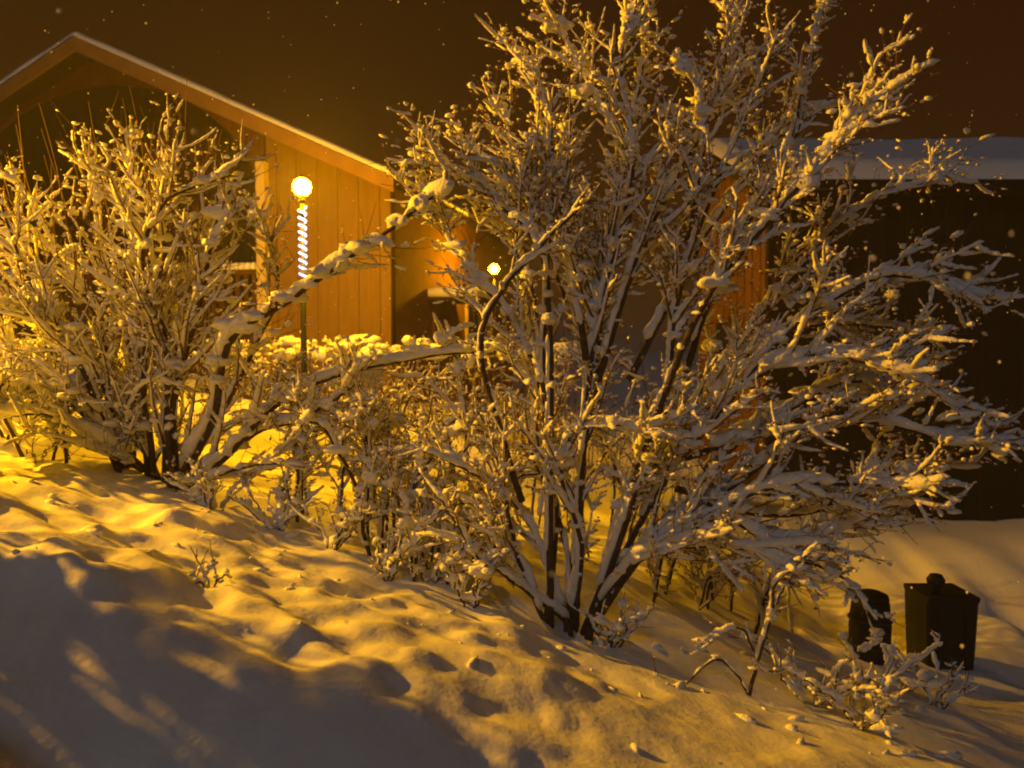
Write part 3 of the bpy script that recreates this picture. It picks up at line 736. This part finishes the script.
# a clipped snowy bush beside the road, left of the view: its shade lies over the road
def roadside_bush():
    global nr
    rnd.seed(5); nr = np.random.RandomState(5)
    x, y = -3.65, 3.0; z0 = gz(x, y)
    t = thing('clipped_bush', (x, y, z0), 'clipped snow covered bush by the road beyond the left edge', 'bush')
    tw = MB(); sn = MB(); K = np.array((kx, ky, kz))
    gaps = [(np.array(g_[:3]), g_[3]) for g_ in ((-1.82, 2.80, 0.36, .045), (-1.71, 3.02, 0.43, .04), (-1.24, 2.87, 0.33, .045), (-1.12, 2.80, 0.31, .045), (-1.0, 2.74, 0.28, .04), (-1.31, 2.69, 0.21, .03))]
    for k in range(1900):
        e_ = np.array((x + rnd.uniform(-0.4, 0.4), rnd.uniform(2.2, 4.02), rnd.uniform(z0 + 0.1, 2.25)))
        e_[1] += 0.10 * (rnd.random() - 0.5) + 0.30 * (e_[2] - 1.5)
        r = rnd.uniform(0.025, 0.06)
        if any(np.linalg.norm((e_ - K) - ((e_ - K) @ unit(g_ - K)) * unit(g_ - K)) < w_ * 0.55 + r * 0.3 for g_, w_ in gaps): continue
        if k % 9 == 0: tw.tube(polyline([np.array((x, (y + e_[1]) / 2, z0 - 0.03)), np.array((x, e_[1], (z0 + e_[2]) / 2)), e_], 6), np.linspace(0.016, 0.004, 6), 5, False)
        clump(sn, e_, r)
    tw.build('stems', M['bark'], t, True, 'stuff'); sn.build('snowy_crown', M['snow'], t, True, 'stuff')
roadside_bush()

# ------------------------------------------------------------------ bin and barrel by the dark building
def bin_():
    c = P(940, 625, 7.0); x, y = c[0], c[1]; z = gz(x, y) - 0.12
    zt = P(940, 592, 7.0)[2]
    t = thing('garden_bin', (x, y, z), 'square black bin with a round knob on its lid in the snow on the right', 'bin')
    h = zt - z; mb = MB(); V = []
    for zz, r in ((0, 0.20), (h * 0.5, 0.215), (h * 0.93, 0.225), (h * 0.94, 0.226), (h * 0.97, 0.226)):
        for sx, sy in ((-1, -1), (-0.9, -1.06), (0.9, -1.06), (1, -1), (1.06, -0.9), (1.06, 0.9), (1, 1), (0.9, 1.06), (-0.9, 1.06), (-1, 1), (-1.06, 0.9), (-1.06, -0.9)):
            V.append((x + sx * r * 0.94, y + sy * r * 0.94, z + zz))
    Fc = [(i * 12 + k, i * 12 + (k + 1) % 12, (i + 1) * 12 + (k + 1) % 12, (i + 1) * 12 + k) for i in range(4) for k in range(12)] + [tuple(range(48, 60)), tuple(range(12))[::-1]]
    mb.add(V, Fc); mb.build('body', M['plastic'], t)
    mb = MB(); mb.box((x, y, zt - 0.005), (0.221, 0.221, 0.02)); ld_ = mb.build('lid', M['plastic'], t)
    mb = MB(); mb.lathe((x - 0.10, y - 0.1, zt + 0.015), [(0.035, 0), (0.035, 0.05), (0.07, 0.09), (0.075, 0.13), (0.05, 0.17), (0.01, 0.18)], 14); mb.build('knob', M['plastic'], ld_, True)
    for s_ in (-1, 1):
        mb = MB(); mb.box((x + s_ * 0.12, y - 0.216, z + h * 0.45), (0.02, 0.016, h * 0.42)); mb.build('rib', M['plastic'], t)
bin_()
c = P(870, 625, 6.8); x, y = c[0], c[1]; z = gz(x, y) - 0.1; h = P(870, 592, 6.8)[2] - z
t = thing('barrel', (x, y, z), 'dark rounded barrel half hidden by snowy twigs left of the bin', 'barrel')
mb = MB(); mb.lathe((x, y, z), [(0.14, 0), (0.165, h * 0.3), (0.172, h * 0.55), (0.155, h * 0.85), (0.145, h * 0.92)], 18); mb.build('body', M['plastic'], t, True)
mb = MB(); mb.lathe((x, y, z + h * 0.92), [(0.15, 0), (0.14, h * 0.05), (0.08, h * 0.09), (0.01, h * 0.095)], 18); mb.build('lid', M['plastic'], t, True)
for f in (0.33, 0.66):
    mb = MB(); a = np.linspace(0, 2 * math.pi, 25); mb.tube(np.stack((x + 0.172 * np.cos(a), y + 0.172 * np.sin(a), np.full(25, z + h * f)), 1), 0.012, 6, False); mb.build('hoop', M['metal'], t, True)

# ------------------------------------------------------------------ falling snow
mb = MB()
OV = np.array(((1, 0, 0), (-1, 0, 0), (0, 1, 0), (0, -1, 0), (0, 0, 1), (0, 0, -1.)))
OF = [(0, 2, 4), (2, 1, 4), (1, 3, 4), (3, 0, 4), (2, 0, 5), (1, 2, 5), (3, 1, 5), (0, 3, 5)]; OF = np.array(OF)
for k in range(3200):
    p = np.array((rnd.uniform(-5, 5), rnd.uniform(-1.5, 7), rnd.uniform(0.2, 6)))
    if np.linalg.norm(p - np.array((0, 0, 1.6))) < 1.3: continue
    if p[2] < gz(p[0], p[1]) + 0.05: continue
    mb.add(OV * rnd.uniform(0.0018, 0.0055) * (1 + 0.5 * nr.rand(6, 1)) + p, OF)
fl = mb.build('falling_snow', M['flake'], None, False, 'stuff'); tag(fl, 'sparse snowflakes drifting through the dark air', 'snowflakes')

# ------------------------------------------------------------------ hazy snow filled air
mb = MB(); mb.box((0, 0, 2.6), (520, 520, 6.2))
hm = bpy.data.materials.new('snowy_air'); hm.use_nodes = True; hn = hm.node_tree.nodes; hn.clear()
ho = hn.new('ShaderNodeOutputMaterial'); hv = hn.new('ShaderNodeVolumePrincipled')
hv.inputs['Color'].default_value = (0.9, 0.9, 0.9, 1); hv.inputs['Density'].default_value = 0.0026; hv.inputs['Anisotropy'].default_value = 0.0
hm.node_tree.links.new(hv.outputs[0], ho.inputs['Volume'])
hz = mb.build('haze', hm, None, False, 'stuff')
tag(hz, 'thin snowy haze glowing round the lamps', 'haze')
